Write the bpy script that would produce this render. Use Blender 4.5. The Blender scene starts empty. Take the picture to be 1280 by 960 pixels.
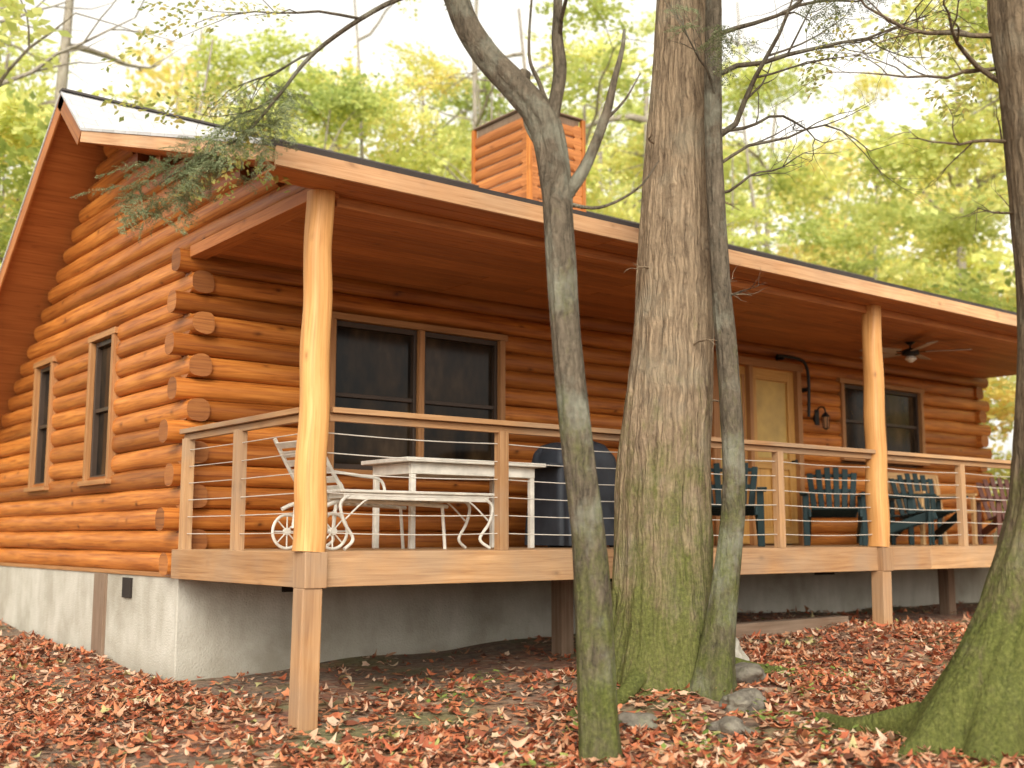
import bpy, math, random
import numpy as np
from mathutils import Vector, Matrix, noise

R = random.Random(7)
NR = np.random.default_rng(11)
SC = bpy.context.scene
COL = SC.collection

# ------------------------------------------------------------------ materials
def new_mat(name):
    m = bpy.data.materials.new(name); m.use_nodes = True
    nt = m.node_tree
    return m, nt, nt.nodes['Principled BSDF'], nt.nodes['Material Output']

def N(nt, typ, **kw):
    n = nt.nodes.new(typ)
    for k, v in kw.items():
        if k in n.inputs: n.inputs[k].default_value = v
        else: setattr(n, k, v)
    return n

def ramp(nt, fac, stops, interp='LINEAR'):
    n = nt.nodes.new('ShaderNodeValToRGB'); cr = n.color_ramp; cr.interpolation = interp
    while len(cr.elements) < len(stops): cr.elements.new(0.5)
    for e, (p, c) in zip(cr.elements, stops):
        e.position = p; e.color = (c[0], c[1], c[2], 1) if len(c) == 3 else c
    nt.links.new(fac, n.inputs[0]); return n.outputs[0]

def mixc(nt, fac, a, b, mode='MIX'):
    n = nt.nodes.new('ShaderNodeMix'); n.data_type = 'RGBA'; n.blend_type = mode
    for sock, v in ((n.inputs[0], fac), (n.inputs[6], a), (n.inputs[7], b)):
        if isinstance(v, (int, float)): sock.default_value = v
        elif isinstance(v, tuple): sock.default_value = (v[0], v[1], v[2], 1)
        else: nt.links.new(v, sock)
    return n.outputs[2]

def math_n(nt, op, a, b=0.0, clamp=False):
    n = nt.nodes.new('ShaderNodeMath'); n.operation = op; n.use_clamp = clamp
    for s, v in ((n.inputs[0], a), (n.inputs[1], b)):
        if isinstance(v, (int, float)): s.default_value = v
        else: nt.links.new(v, s)
    return n.outputs[0]

def mapped(nt, out, scale, loc=(0, 0, 0)):
    m = nt.nodes.new('ShaderNodeMapping'); m.inputs['Scale'].default_value = scale
    m.inputs['Location'].default_value = loc
    nt.links.new(out, m.inputs['Vector']); return m.outputs[0]

def noise_n(nt, vec, scale, detail=4, rough=0.55, dist=0.0):
    n = N(nt, 'ShaderNodeTexNoise', Scale=scale, Detail=detail, Roughness=rough, Distortion=dist)
    nt.links.new(vec, n.inputs['Vector']); return n.outputs['Fac']

def bump(nt, h, strength, dist, bsdf):
    b = N(nt, 'ShaderNodeBump', Strength=strength, Distance=dist)
    nt.links.new(h, b.inputs['Height']); nt.links.new(b.outputs[0], bsdf.inputs['Normal'])

def wood(name, dark, mid, light, rough=0.5, knots=0.8, weather=0.0, var=0.35):
    m, nt, bs, out = new_mat(name)
    tc = N(nt, 'ShaderNodeTexCoord'); geo = N(nt, 'ShaderNodeNewGeometry')
    uv = tc.outputs['UV']
    g = noise_n(nt, mapped(nt, uv, (1.1, 26, 1)), 1.6, 6, 0.6, 0.4)
    col = ramp(nt, g, [(0.28, dark), (0.5, mid), (0.74, light)])
    big = noise_n(nt, mapped(nt, uv, (0.9, 3.5, 1)), 1.3, 3)
    col = mixc(nt, ramp(nt, big, [(0.35, (0, 0, 0)), (0.7, (0.5, 0.5, 0.5))]), col, dark)
    wn = N(nt, 'ShaderNodeTexNoise', Scale=9.0, Detail=2.0); nt.links.new(uv, wn.inputs['Vector'])
    wv = N(nt, 'ShaderNodeVectorMath'); wv.operation = 'MULTIPLY_ADD'
    nt.links.new(wn.outputs['Color'], wv.inputs[0]); wv.inputs[1].default_value = (0.05, 0.03, 0); nt.links.new(uv, wv.inputs[2])
    v = N(nt, 'ShaderNodeTexVoronoi', Scale=1.0); v.feature = 'F1'
    nt.links.new(mapped(nt, wv.outputs[0], (3.4, 6.0, 1)), v.inputs['Vector'])
    k = ramp(nt, v.outputs['Distance'], [(0.04, (1, 1, 1)), (0.1, (0.4, 0.4, 0.4)), (0.2, (0, 0, 0))])
    sp = N(nt, 'ShaderNodeSeparateColor'); nt.links.new(v.outputs['Color'], sp.inputs[0])
    sel = math_n(nt, 'GREATER_THAN', sp.outputs[0], 0.4)
    kk = math_n(nt, 'MULTIPLY', math_n(nt, 'MULTIPLY', k, sel), knots)
    col = mixc(nt, kk, col, (dark[0]*0.4, dark[1]*0.35, dark[2]*0.35))
    r = geo.outputs['Random Per Island']
    tone = ramp(nt, r, [(0, (1-var, 1-var*1.1, 1-var*1.25)), (0.5, (1, 1, 1)), (1, (1+var*0.35, 1+var*0.5, 1+var*0.5))])
    col = mixc(nt, 1.0, col, tone, 'MULTIPLY')
    if weather > 0:
        w = noise_n(nt, mapped(nt, tc.outputs['Object'], (1, 1, 1)), 1.7, 5)
        wf = math_n(nt, 'MULTIPLY', ramp(nt, w, [(0.4, (0, 0, 0)), (0.65, (1, 1, 1))]), weather)
        col = mixc(nt, wf, col, (0.27, 0.21, 0.15))
    nt.links.new(col, bs.inputs['Base Color'])
    bs.inputs['Roughness'].default_value = rough
    bs.inputs['Specular IOR Level'].default_value = 0.35
    bump(nt, math_n(nt, 'SUBTRACT', g, kk), 0.5, 0.006, bs)
    return m

M_log = wood('log_stain', (0.20, 0.05, 0.010), (0.47, 0.152, 0.026), (0.62, 0.245, 0.052), 0.42, 0.85, 0.0, 0.42)
M_logend = wood('log_end', (0.16, 0.05, 0.014), (0.34, 0.12, 0.03), (0.44, 0.18, 0.05), 0.6, 0.2)
M_ceil = wood('ceiling_board', (0.25, 0.078, 0.02), (0.43, 0.15, 0.04), (0.54, 0.21, 0.06), 0.55, 0.5, 0, 0.22)
M_post = wood('peeled_post', (0.42, 0.18, 0.05), (0.62, 0.31, 0.1), (0.70, 0.39, 0.15), 0.5, 0.55, 0.0, 0.1)
M_trim = wood('fascia_board', (0.40, 0.19, 0.08), (0.60, 0.34, 0.17), (0.68, 0.42, 0.23), 0.6, 0.5, 0.25, 0.15)
M_deck = wood('deck_board', (0.27, 0.13, 0.055), (0.44, 0.24, 0.105), (0.54, 0.32, 0.16), 0.65, 0.5, 0.45, 0.25)
M_case = wood('window_casing', (0.22, 0.095, 0.03), (0.36, 0.165, 0.06), (0.45, 0.23, 0.09), 0.5, 0.2, 0, 0.1)
M_door = wood('door_pine', (0.38, 0.18, 0.045), (0.56, 0.3, 0.08), (0.64, 0.37, 0.12), 0.45, 0.2, 0, 0.1)
M_tan = wood('tan_furniture', (0.36, 0.2, 0.08), (0.54, 0.33, 0.15), (0.63, 0.4, 0.2), 0.5, 0.2, 0, 0.2)
M_red = wood('red_furniture', (0.07, 0.02, 0.012), (0.12, 0.04, 0.024), (0.17, 0.06, 0.04), 0.5, 0.2, 0, 0.2)
M_old = wood('old_timber', (0.12, 0.07, 0.04), (0.2, 0.125, 0.08), (0.28, 0.19, 0.13), 0.85, 0.4, 0.4, 0.2)

def plain(name, c, rough=0.5, metal=0.0, var=0.15, nscale=6.0, bmp=0.1, spec=0.4):
    m, nt, bs, out = new_mat(name)
    tc = N(nt, 'ShaderNodeTexCoord')
    f = noise_n(nt, tc.outputs['Object'], nscale, 5)
    a = tuple(x*(1-var) for x in c); b = tuple(min(1, x*(1+var)) for x in c)
    nt.links.new(ramp(nt, f, [(0.3, a), (0.7, b)]), bs.inputs['Base Color'])
    bs.inputs['Roughness'].default_value = rough; bs.inputs['Metallic'].default_value = metal
    bs.inputs['Specular IOR Level'].default_value = spec
    bump(nt, f, bmp, 0.01, bs)
    return m
M_white = plain('white_paint', (0.62, 0.58, 0.5), 0.45, 0, 0.18, 9)
M_green = plain('green_resin', (0.009, 0.024, 0.025), 0.55, 0, 0.25, 6, .1, .25)
M_cover = plain('grill_cover_vinyl', (0.03, 0.034, 0.042), 0.55, 0, 0.4, 4, 0.5, .3)
M_black = plain('black_iron', (0.015, 0.014, 0.013), 0.5, 0.3)
M_cable = plain('steel_cable', (0.55, 0.5, 0.43), 0.45, 0.2)
M_sash = plain('bronze_sash', (0.045, 0.028, 0.018), 0.45)
M_dark = plain('dark_interior', (0.02, 0.014, 0.01), 0.9)
M_fan = plain('fan_blade', (0.38, 0.31, 0.24), 0.5)
M_felt = plain('drip_edge', (0.06, 0.05, 0.045), 0.8)

def glass_mat():
    m, nt, bs, out = new_mat('window_glass')
    tc = N(nt, 'ShaderNodeTexCoord')
    f = noise_n(nt, mapped(nt, tc.outputs['Object'], (2.0, 2.0, 0.9)), 2.0, 4)
    nt.links.new(ramp(nt, f, [(0.35, (0.008, 0.006, 0.004)), (0.55, (0.032, 0.019, 0.009)), (0.75, (0.08, 0.05, 0.025))]), bs.inputs['Base Color'])  # brown blotches painted in for faint reflections and the room behind
    bs.inputs['Roughness'].default_value = 0.1
    bs.inputs['IOR'].default_value = 1.28
    f2 = noise_n(nt, tc.outputs['Object'], 1.5, 1)
    bump(nt, f2, 0.05, 0.02, bs)
    return m
M_glass = glass_mat()

def concrete_mat():
    m, nt, bs, out = new_mat('parged_concrete')
    tc = N(nt, 'ShaderNodeTexCoord'); o = tc.outputs['Object']
    f = noise_n(nt, o, 1.6, 7, 0.62); f2 = noise_n(nt, mapped(nt, o, (1, 1, 0.25)), 5, 5); f3 = noise_n(nt, o, 60, 3)
    col = ramp(nt, f, [(0.3, (0.3, 0.27, 0.21)), (0.5, (0.43, 0.4, 0.33)), (0.72, (0.53, 0.5, 0.43))])
    col = mixc(nt, ramp(nt, f2, [(0.45, (0, 0, 0)), (0.75, (0.5, 0.5, 0.5))]), col, (0.25, 0.215, 0.16))
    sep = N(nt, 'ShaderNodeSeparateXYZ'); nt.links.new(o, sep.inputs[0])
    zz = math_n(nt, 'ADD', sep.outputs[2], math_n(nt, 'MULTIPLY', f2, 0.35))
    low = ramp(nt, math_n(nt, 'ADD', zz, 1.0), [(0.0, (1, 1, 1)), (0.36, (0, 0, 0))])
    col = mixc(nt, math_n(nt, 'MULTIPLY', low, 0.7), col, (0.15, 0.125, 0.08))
    nt.links.new(col, bs.inputs['Base Color']); bs.inputs['Roughness'].default_value = 0.9
    bump(nt, math_n(nt, 'ADD', f3, f), 0.6, 0.012, bs)
    return m
M_conc = concrete_mat()

def roof_mat():
    m, nt, bs, out = new_mat('weathered_shingle')
    tc = N(nt, 'ShaderNodeTexCoord')
    b = N(nt, 'ShaderNodeTexBrick', Scale=1.0)
    b.inputs['Brick Width'].default_value = 0.3; b.inputs['Row Height'].default_value = 0.14
    b.inputs['Mortar Size'].default_value = 0.004
    b.inputs['Color1'].default_value = (0.42, 0.41, 0.40, 1); b.inputs['Color2'].default_value = (0.5, 0.49, 0.48, 1)
    b.inputs['Mortar'].default_value = (0.26, 0.25, 0.24, 1)
    nt.links.new(tc.outputs['UV'], b.inputs['Vector'])
    f = noise_n(nt, tc.outputs['Object'], 3, 6)
    col = mixc(nt, ramp(nt, f, [(0.5, (0, 0, 0)), (0.75, (0.4, 0.4, 0.4))]), b.outputs['Color'], (0.26, 0.24, 0.19))
    nt.links.new(col, bs.inputs['Base Color']); bs.inputs['Roughness'].default_value = 0.7
    bump(nt, b.outputs['Fac'], 0.3, 0.01, bs)
    return m
M_roof = roof_mat()

def bark_mat(name, dark, light, moss=0.4, mosstop=1.0, zs=2.2, sc=14, cells=1.0, lichen=0.35, base=-1.2):
    m, nt, bs, out = new_mat(name)
    tc = N(nt, 'ShaderNodeTexCoord'); o = tc.outputs['Object']
    wv = N(nt, 'ShaderNodeVectorMath'); wv.operation = 'MULTIPLY_ADD'
    nz = N(nt, 'ShaderNodeTexNoise', Scale=5.0, Detail=3.0); nt.links.new(o, nz.inputs['Vector'])
    nt.links.new(nz.outputs['Color'], wv.inputs[0]); wv.inputs[1].default_value = (0.07, 0.07, 0.12); nt.links.new(o, wv.inputs[2])
    ow = wv.outputs[0]
    f = noise_n(nt, mapped(nt, ow, (sc, sc, zs)), 1.5, 8, 0.7, 0.5)
    f2 = noise_n(nt, o, 2.5, 5, 0.65); f4 = noise_n(nt, o, 45, 4, 0.7)
    v = N(nt, 'ShaderNodeTexVoronoi', Scale=1.0); v.feature = 'DISTANCE_TO_EDGE'
    nt.links.new(mapped(nt, ow, (sc*2.2, sc*2.2, zs*1.6)), v.inputs['Vector'])
    h = math_n(nt, 'ADD', f, math_n(nt, 'MULTIPLY', math_n(nt, 'MINIMUM', v.outputs['Distance'], 0.3), cells*0.8))
    h = math_n(nt, 'ADD', h, math_n(nt, 'MULTIPLY', math_n(nt, 'SUBTRACT', f4, 0.5), 0.3))
    mid = tuple((a*0.55+b*0.45) for a, b in zip(dark, light))
    col = ramp(nt, h, [(0.35, dark), (0.56, mid), (0.85, light)])
    col = mixc(nt, ramp(nt, f2, [(0.5, (0, 0, 0)), (0.66, (lichen,)*3)]), col, (0.25, 0.25, 0.19))
    sep = N(nt, 'ShaderNodeSeparateXYZ'); nt.links.new(o, sep.inputs[0])
    zf = N(nt, 'ShaderNodeMapRange'); nt.links.new(sep.outputs[2], zf.inputs[0])
    zf.inputs[1].default_value = base; zf.inputs[2].default_value = mosstop; zf.inputs[3].default_value = 0.75; zf.inputs[4].default_value = 0.0
    f3 = noise_n(nt, mapped(nt, o, (1, 1, 0.6)), 5.5, 8, 0.75)
    mm = math_n(nt, 'ADD', f3, math_n(nt, 'SUBTRACT', math_n(nt, 'MULTIPLY', zf.outputs[0], moss), 0.16))
    mm = math_n(nt, 'ADD', mm, math_n(nt, 'MULTIPLY', math_n(nt, 'SUBTRACT', f, 0.5), 0.35))
    mk = ramp(nt, mm, [(0.5, (0, 0, 0)), (0.78, (0.85, 0.85, 0.85))])
    mcol = ramp(nt, f4, [(0.3, (0.045, 0.055, 0.012)), (0.55, (0.095, 0.11, 0.022)), (0.75, (0.17, 0.175, 0.045))])
    col = mixc(nt, mk, col, mcol)
    nt.links.new(col, bs.inputs['Base Color']); bs.inputs['Roughness'].default_value = 0.95
    bs.inputs['Specular IOR Level'].default_value = 0.1
    bump(nt, h, 1.0, 0.025, bs)
    return m
M_bark = bark_mat('furrowed_bark', (0.095, 0.065, 0.042), (0.37, 0.27, 0.17), 0.72, 1.9, 1.5, 17, 0.9, 0.25)
M_bark2 = bark_mat('grey_bark', (0.045, 0.037, 0.026), (0.19, 0.15, 0.105), 0.5, 2.6, 4, 15, 0.5, 0.6)
M_bark3 = bark_mat('mossy_bark', (0.055, 0.04, 0.026), (0.22, 0.16, 0.1), 0.95, 0.9, 2.2, 15, 0.7, 0.25)
M_barkbg = bark_mat('haze_paled_bark', (0.17, 0.14, 0.11), (0.45, 0.4, 0.32), 0.2, 2.0, 3, 8, 0.5, 0.3)  # distant trunks: bark colour paled to imitate haze
M_rock = bark_mat('mossy_rock', (0.09, 0.075, 0.06), (0.25, 0.22, 0.17), 1.2, 0.2, 5, 5, 0.4, 0.3)
M_palerock = bark_mat('pale_rock', (0.28, 0.25, 0.2), (0.6, 0.55, 0.46), 0.3, 0.2, 5, 5, 0.4, 0.3)

def leaf_mat(name, stops, trans=0.45, tone=False, rough=0.6):
    m, nt, bs, out = new_mat(name)
    geo = N(nt, 'ShaderNodeNewGeometry')
    r = geo.outputs['Random Per Island']
    if tone:
        at = N(nt, 'ShaderNodeAttribute'); at.attribute_name = 'tone'
        r = math_n(nt, 'ADD', math_n(nt, 'MULTIPLY', r, 0.35), math_n(nt, 'MULTIPLY', at.outputs['Fac'], 0.65))
    col = ramp(nt, r, stops)
    nt.links.new(col, bs.inputs['Base Color']); bs.inputs['Roughness'].default_value = rough
    bs.inputs['Specular IOR Level'].default_value = 0.25
    if trans > 0:
        t = N(nt, 'ShaderNodeBsdfTranslucent'); nt.links.new(col, t.inputs['Color'])
        mx = N(nt, 'ShaderNodeMixShader'); mx.inputs[0].default_value = trans
        nt.links.new(bs.outputs[0], mx.inputs[1]); nt.links.new(t.outputs[0], mx.inputs[2])
        nt.links.new(mx.outputs[0], out.inputs['Surface'])
    return m
M_bgleaf = leaf_mat('hazed_autumn_canopy', [(0.0, (0.26, 0.34, 0.1)), (0.2, (0.48, 0.55, 0.17)), (0.42, (0.70, 0.74, 0.26)), (0.65, (0.86, 0.82, 0.32)), (0.85, (0.92, 0.78, 0.3)), (1.0, (0.86, 0.58, 0.22))], 0.5, True)  # autumn yellow-greens, made paler to paint in the background haze
M_needle = leaf_mat('hemlock_needles', [(0, (0.1, 0.13, 0.06)), (0.5, (0.19, 0.23, 0.11)), (1, (0.34, 0.36, 0.2))], 0.35)
M_nearleaf = leaf_mat('beech_leaves', [(0, (0.24, 0.3, 0.08)), (0.5, (0.46, 0.48, 0.14)), (1, (0.66, 0.54, 0.18))], 0.5)
M_litter = leaf_mat('fallen_leaf', [(0, (0.08, 0.035, 0.022)), (0.14, (0.24, 0.07, 0.035)), (0.32, (0.44, 0.12, 0.055)), (0.5, (0.54, 0.2, 0.09)),
                                     (0.64, (0.36, 0.17, 0.085)), (0.8, (0.55, 0.31, 0.19)), (0.94, (0.62, 0.44, 0.31)), (1.0, (0.3, 0.31, 0.08))], 0.12, False, 0.55)
M_sprout = leaf_mat('green_sprout', [(0, (0.1, 0.16, 0.03)), (1, (0.28, 0.34, 0.08))], 0.3)

def ground_mat():
    m, nt, bs, out = new_mat('leaf_litter_soil')
    tc = N(nt, 'ShaderNodeTexCoord'); o = tc.outputs['Object']
    v = N(nt, 'ShaderNodeTexVoronoi', Scale=16.0); nt.links.new(o, v.inputs['Vector'])
    sp = N(nt, 'ShaderNodeSeparateColor'); nt.links.new(v.outputs['Color'], sp.inputs[0])
    lc = ramp(nt, sp.outputs[0], [(0, (0.1, 0.045, 0.03)), (0.3, (0.28, 0.09, 0.045)), (0.55, (0.38, 0.16, 0.08)), (0.8, (0.33, 0.19, 0.11)), (1, (0.45, 0.3, 0.2))])
    f = noise_n(nt, o, 22, 6, 0.7); soil = ramp(nt, f, [(0.3, (0.065, 0.05, 0.035)), (0.7, (0.21, 0.165, 0.11))])
    g = noise_n(nt, o, 0.9, 5)
    col = mixc(nt, ramp(nt, g, [(0.42, (0.25, 0.25, 0.25)), (0.6, (0.75, 0.75, 0.75))]), soil, lc)
    g2 = noise_n(nt, mapped(nt, o, (1, 1, 1), (5, 3, 0)), 1.1, 6)
    col = mixc(nt, ramp(nt, g2, [(0.5, (0, 0, 0)), (0.62, (0.7, 0.7, 0.7))]), col, (0.12, 0.125, 0.04))
    nt.links.new(col, bs.inputs['Base Color']); bs.inputs['Roughness'].default_value = 0.95
    bump(nt, math_n(nt, 'ADD', v.outputs['Distance'], f), 0.8, 0.03, bs)
    return m
M_ground = ground_mat()

# ------------------------------------------------------------------ mesh builder
class MB:
    def __init__(s): s.v = []; s.f = []; s.uv = []; s.m = []; s.s = []
    def add(s, verts, faces, uvs, mat=0, smooth=False):
        b = len(s.v); s.v += [tuple(v) for v in verts]
        for f, u in zip(faces, uvs):
            s.f.append([i+b for i in f]); s.uv += u; s.m.append(mat); s.s.append(smooth)
    def build(s, name, mats, parent=None, bevel=0.0, loc=None, rotz=0.0):
        me = bpy.data.meshes.new(name); me.from_pydata(s.v, [], s.f)
        uvl = me.uv_layers.new(name='UVMap')
        uvl.data.foreach_set('uv', np.array(s.uv, dtype=np.float32).ravel())
        me.polygons.foreach_set('material_index', s.m)
        me.polygons.foreach_set('use_smooth', s.s)
        for m in mats: me.materials.append(m)
        me.update()
        o = bpy.data.objects.new(name, me); COL.objects.link(o)
        if parent: o.parent = parent
        if loc: o.location = loc
        o.rotation_euler[2] = rotz
        if bevel > 0:
            b = o.modifiers.new('bevel', 'BEVEL'); b.width = bevel; b.segments = 2; b.limit_method = 'ANGLE'
        return o

def obox(mb, o, ax, ay, az, mat=0):
    o = Vector(o); ax, ay, az = Vector(ax), Vector(ay), Vector(az)
    P = [o, o+ax, o+ax+ay, o+ay, o+az, o+ax+az, o+ax+ay+az, o+ay+az]
    L = [ax.length, ay.length, az.length]
    cs = [(0, 0, 0), (1, 0, 0), (1, 1, 0), (0, 1, 0), (0, 0, 1), (1, 0, 1), (1, 1, 1), (0, 1, 1)]
    F = [(0, 3, 2, 1), (4, 5, 6, 7), (0, 1, 5, 4), (2, 3, 7, 6), (1, 2, 6, 5), (3, 0, 4, 7)]
    drop = [2, 2, 1, 1, 0, 0]
    if ax.cross(ay).dot(az) < 0: F = [tuple(reversed(f)) for f in F]
    order = sorted(range(3), key=lambda i: -L[i])
    ru, rv = R.random()*20, R.random()*20
    uvs = []
    for f, d in zip(F, drop):
        axes = [i for i in order if i != d]
        uvs.append([(cs[i][axes[0]]*L[axes[0]]+ru, cs[i][axes[1]]*L[axes[1]]+rv) for i in f])
    mb.add(P, F, uvs, mat)

def box(mb, x0, x1, y0, y1, z0, z1, mat=0):
    obox(mb, (x0, y0, z0), (x1-x0, 0, 0), (0, y1-y0, 0), (0, 0, z1-z0), mat)

def beam(mb, p0, p1, w, h, mat=0, up=(0, 0, 1)):
    p0, p1 = Vector(p0), Vector(p1); d = p1-p0; upv = Vector(up)
    s = d.cross(upv)
    if s.length < 1e-5: s = d.cross(Vector((0, 1, 0)))
    s.normalize(); u = s.cross(d).normalized()
    obox(mb, p0 - s*w/2 - u*h/2, d, s*w, u*h, mat)

def tube(mb, pts, rad, n=8, mat=0, prof=None, jit=0.0, smooth=True, capmat=None, jscale=2.0, refup=(0, 0, 1)):
    pts = [Vector(p) for p in pts]; m = len(pts)
    ru, rv = R.random()*20, R.random()*20; sd = Vector((R.random()*50, R.random()*50, 0))
    V = []; U = []
    acc = 0
    upv = Vector(refup)
    s = None
    for i, p in enumerate(pts):
        t = (pts[min(i+1, m-1)] - pts[max(i-1, 0)]).normalized()
        if s is None:
            s = t.cross(upv)
            if s.length < 0.05: s = t.cross(Vector((1, 0, 0)))
        else:
            s = s - t*s.dot(t)
        s = s.normalized(); u = s.cross(t)
        if i: acc += (pts[i]-pts[i-1]).length
        r = rad[i] if hasattr(rad, '__len__') else rad
        for k in range(n):
            a = 2*math.pi*k/n
            if prof: pa, pb = prof(a)
            else: pa, pb = math.cos(a), math.sin(a)
            rr = r
            if jit: rr = r*(1+jit*noise.noise(Vector((pa*1.2, pb*1.2, acc*jscale))+sd))
            V.append(p + s*pa*rr + u*pb*rr)
        U.append(acc)
    F = []; UV = []
    r0 = rad[0] if hasattr(rad, '__len__') else rad
    for i in range(m-1):
        for k in range(n):
            k2 = (k+1) % n
            F.append((i*n+k, i*n+k2, (i+1)*n+k2, (i+1)*n+k))
            c = 2*math.pi*r0/n
            UV.append([(U[i]+ru, k*c+rv), (U[i]+ru, (k+1)*c+rv), (U[i+1]+ru, (k+1)*c+rv), (U[i+1]+ru, k*c+rv)])
    mb.add(V, F, UV, mat, smooth)
    cm = mat if capmat is None else capmat
    for ring, rev in ((0, True), (m-1, False)):
        vs = V[ring*n:(ring+1)*n]
        idx = list(range(n))
        if rev: idx = idx[::-1]
        mb.add(vs, [idx], [[((vs[i]-pts[ring]).dot(s)+ru, (vs[i]-pts[ring]).z+rv) for i in idx]], cm, False)

def empty(name):
    e = bpy.data.objects.new(name, None); COL.objects.link(e); return e

# ------------------------------------------------------------------ terrain
def gz(x, y):
    x = np.asarray(x, float); y = np.asarray(y, float)
    z = -1.08 + 0.035*np.clip(x, -8, 6) + 0.03*np.clip(y, -2, 8)
    z = z + 0.17*np.exp(-((x-2.3)**2+(y+0.95)**2)/1.1) + 0.1*np.exp(-((x-6.0)**2+(y+0.2)**2)/5)
    z = z + 0.08*np.exp(-((x-2.5)**2+(y+3.2)**2)/0.8)
    z = z + 0.025*np.sin(1.9*x+0.7*y)*np.cos(1.3*y-0.4*x) + 0.015*np.sin(4.1*x+1.2)*np.sin(3.7*y)
    r = np.hypot(x-4, y-3)
    z = z + 0.055*np.clip(r-15, 0, 70) + 0.25*np.sin(0.21*x+1)*np.cos(0.17*y)*np.clip((r-13)/8, 0, 1)
    return z

n = 240
t = np.linspace(-1, 1, n); c = np.sinh(t*4.6)/np.sinh(4.6)*160
gx, gy = np.meshgrid(c+1.5, c-0.5, indexing='ij')
gV = np.stack([gx, gy, gz(gx, gy)], -1).reshape(-1, 3)
ii = np.arange(n*n).reshape(n, n)
gF = np.stack([ii[:-1, :-1], ii[1:, :-1], ii[1:, 1:], ii[:-1, 1:]], -1).reshape(-1, 4)
me = bpy.data.meshes.new('ground'); me.from_pydata(gV.tolist(), [], gF.tolist())
me.polygons.foreach_set('use_smooth', [True]*len(me.polygons)); me.materials.append(M_ground)
COL.objects.link(bpy.data.objects.new('ground', me))

def np_mesh(name, V, mat, parent=None, faces_local=None, tone=None):
    Nn, k, _ = V.shape
    if faces_local is None: faces_local = [tuple(range(k))]
    fl = np.array(faces_local); nf, fk = fl.shape
    idx = (np.arange(Nn)[:, None, None]*k + fl[None]).reshape(-1)
    me = bpy.data.meshes.new(name)
    me.vertices.add(Nn*k); me.vertices.foreach_set('co', V.astype(np.float32).ravel())
    me.loops.add(len(idx)); me.loops.foreach_set('vertex_index', idx.astype(np.int32))
    me.polygons.add(Nn*nf)
    me.polygons.foreach_set('loop_start', (np.arange(Nn*nf)*fk).astype(np.int32))
    me.polygons.foreach_set('loop_total', np.full(Nn*nf, fk, dtype=np.int32))
    me.update(calc_edges=True)
    if tone is not None:
        a = me.attributes.new('tone', 'FLOAT', 'POINT'); a.data.foreach_set('value', np.repeat(tone, k).astype(np.float32))
    me.materials.append(mat)
    o = bpy.data.objects.new(name, me)
    COL.objects.link(o)
    if parent: o.parent = parent
    return o

def fallen(nl):
    xs = NR.uniform(-6.5, 13, nl*6); ys = NR.uniform(-5.2, 9, nl*6)
    d = np.hypot(xs+3.58, ys+6.68)
    p = np.clip(1.45 - d/13, 0.18, 1)
    fw = 0.618*(xs+3.58)+0.786*(ys+6.68); rt = 0.786*(xs+3.58)-0.618*(ys+6.68)
    p *= (np.abs(rt) < 0.56*fw+0.6)
    p *= ~((xs > -0.05) & (xs < 12.1) & (ys > 2.05))
    p = np.where((xs > 0.0) & (xs < 12) & (ys > 0.3), p*0.14, p)
    patch = 0.6+0.5*np.sin(1.3*xs+0.8*ys)*np.sin(1.1*ys-0.7*xs+1)+0.2*np.sin(3.1*xs-2.2*ys)
    nearwall = (ys > -0.7) & (ys <= 0.3) & (xs > -0.3) & (xs < 3.5)
    p = np.where(nearwall, p*0.4, p)
    p *= np.clip(0.3+patch, 0.3, 1)
    keep = NR.random(nl*6) < p
    xs, ys = xs[keep][:nl], ys[keep][:nl]; m = len(xs)
    sz = NR.uniform(0.022, 0.056, m)*np.where(NR.random(m) < 0.1, 1.25, 1)
    rr = np.array([1.0, 0.55, 0.92, 0.6, 0.75, 0.5, 0.75, 0.6, 0.92, 0.55])
    ang = np.arange(10)/10*2*np.pi
    L = np.zeros((m, 11, 3))
    oval = (NR.random(m) < 0.5)[:, None]
    rro = np.array([1.15, 0.75, 0.55, 0.5, 0.6, 1.0, 0.6, 0.5, 0.55, 0.75])
    jr = np.where(oval, rro[None], rr[None])*NR.uniform(0.85, 1.15, (m, 10))
    wid = NR.uniform(0.6, 1, m)[:, None]
    L[:, 1:, 0] = jr*np.cos(ang)*sz[:, None]; L[:, 1:, 1] = jr*np.sin(ang)*sz[:, None]*wid
    curl = NR.uniform(-0.5, 0.8, m)
    L[:, 1:, 2] = (L[:, 1:, 0]**2-0.5*L[:, 1:, 1]**2)/sz[:, None]*curl[:, None]
    th = NR.uniform(0, 2*np.pi, m); tl = np.minimum(np.abs(NR.normal(0, 0.27, m)), 0.7); ta = NR.uniform(0, 2*np.pi, m)
    ct, st = np.cos(th), np.sin(th)
    x = L[..., 0]*ct[:, None]-L[..., 1]*st[:, None]; y = L[..., 0]*st[:, None]+L[..., 1]*ct[:, None]; z = L[..., 2]
    axx, axy = np.cos(ta)[:, None], np.sin(ta)[:, None]
    dd = x*axx+y*axy; pp = -x*axy+y*axx
    c2, s2 = np.cos(tl)[:, None], np.sin(tl)[:, None]
    d2 = dd*c2+z*s2; z2 = -dd*s2+z*c2
    x = d2*axx-pp*axy; y = d2*axy+pp*axx
    V = np.stack([x+xs[:, None], y+ys[:, None], z2+(gz(xs, ys)+NR.uniform(0.006, 0.03, m)+0.3*sz*np.sin(tl))[:, None]], -1)
    F = [(0, i+1, (i+1) % 10+1) for i in range(10)]
    np_mesh('fallen_leaves', V, M_litter, None, F)
fallen(46000)

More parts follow.
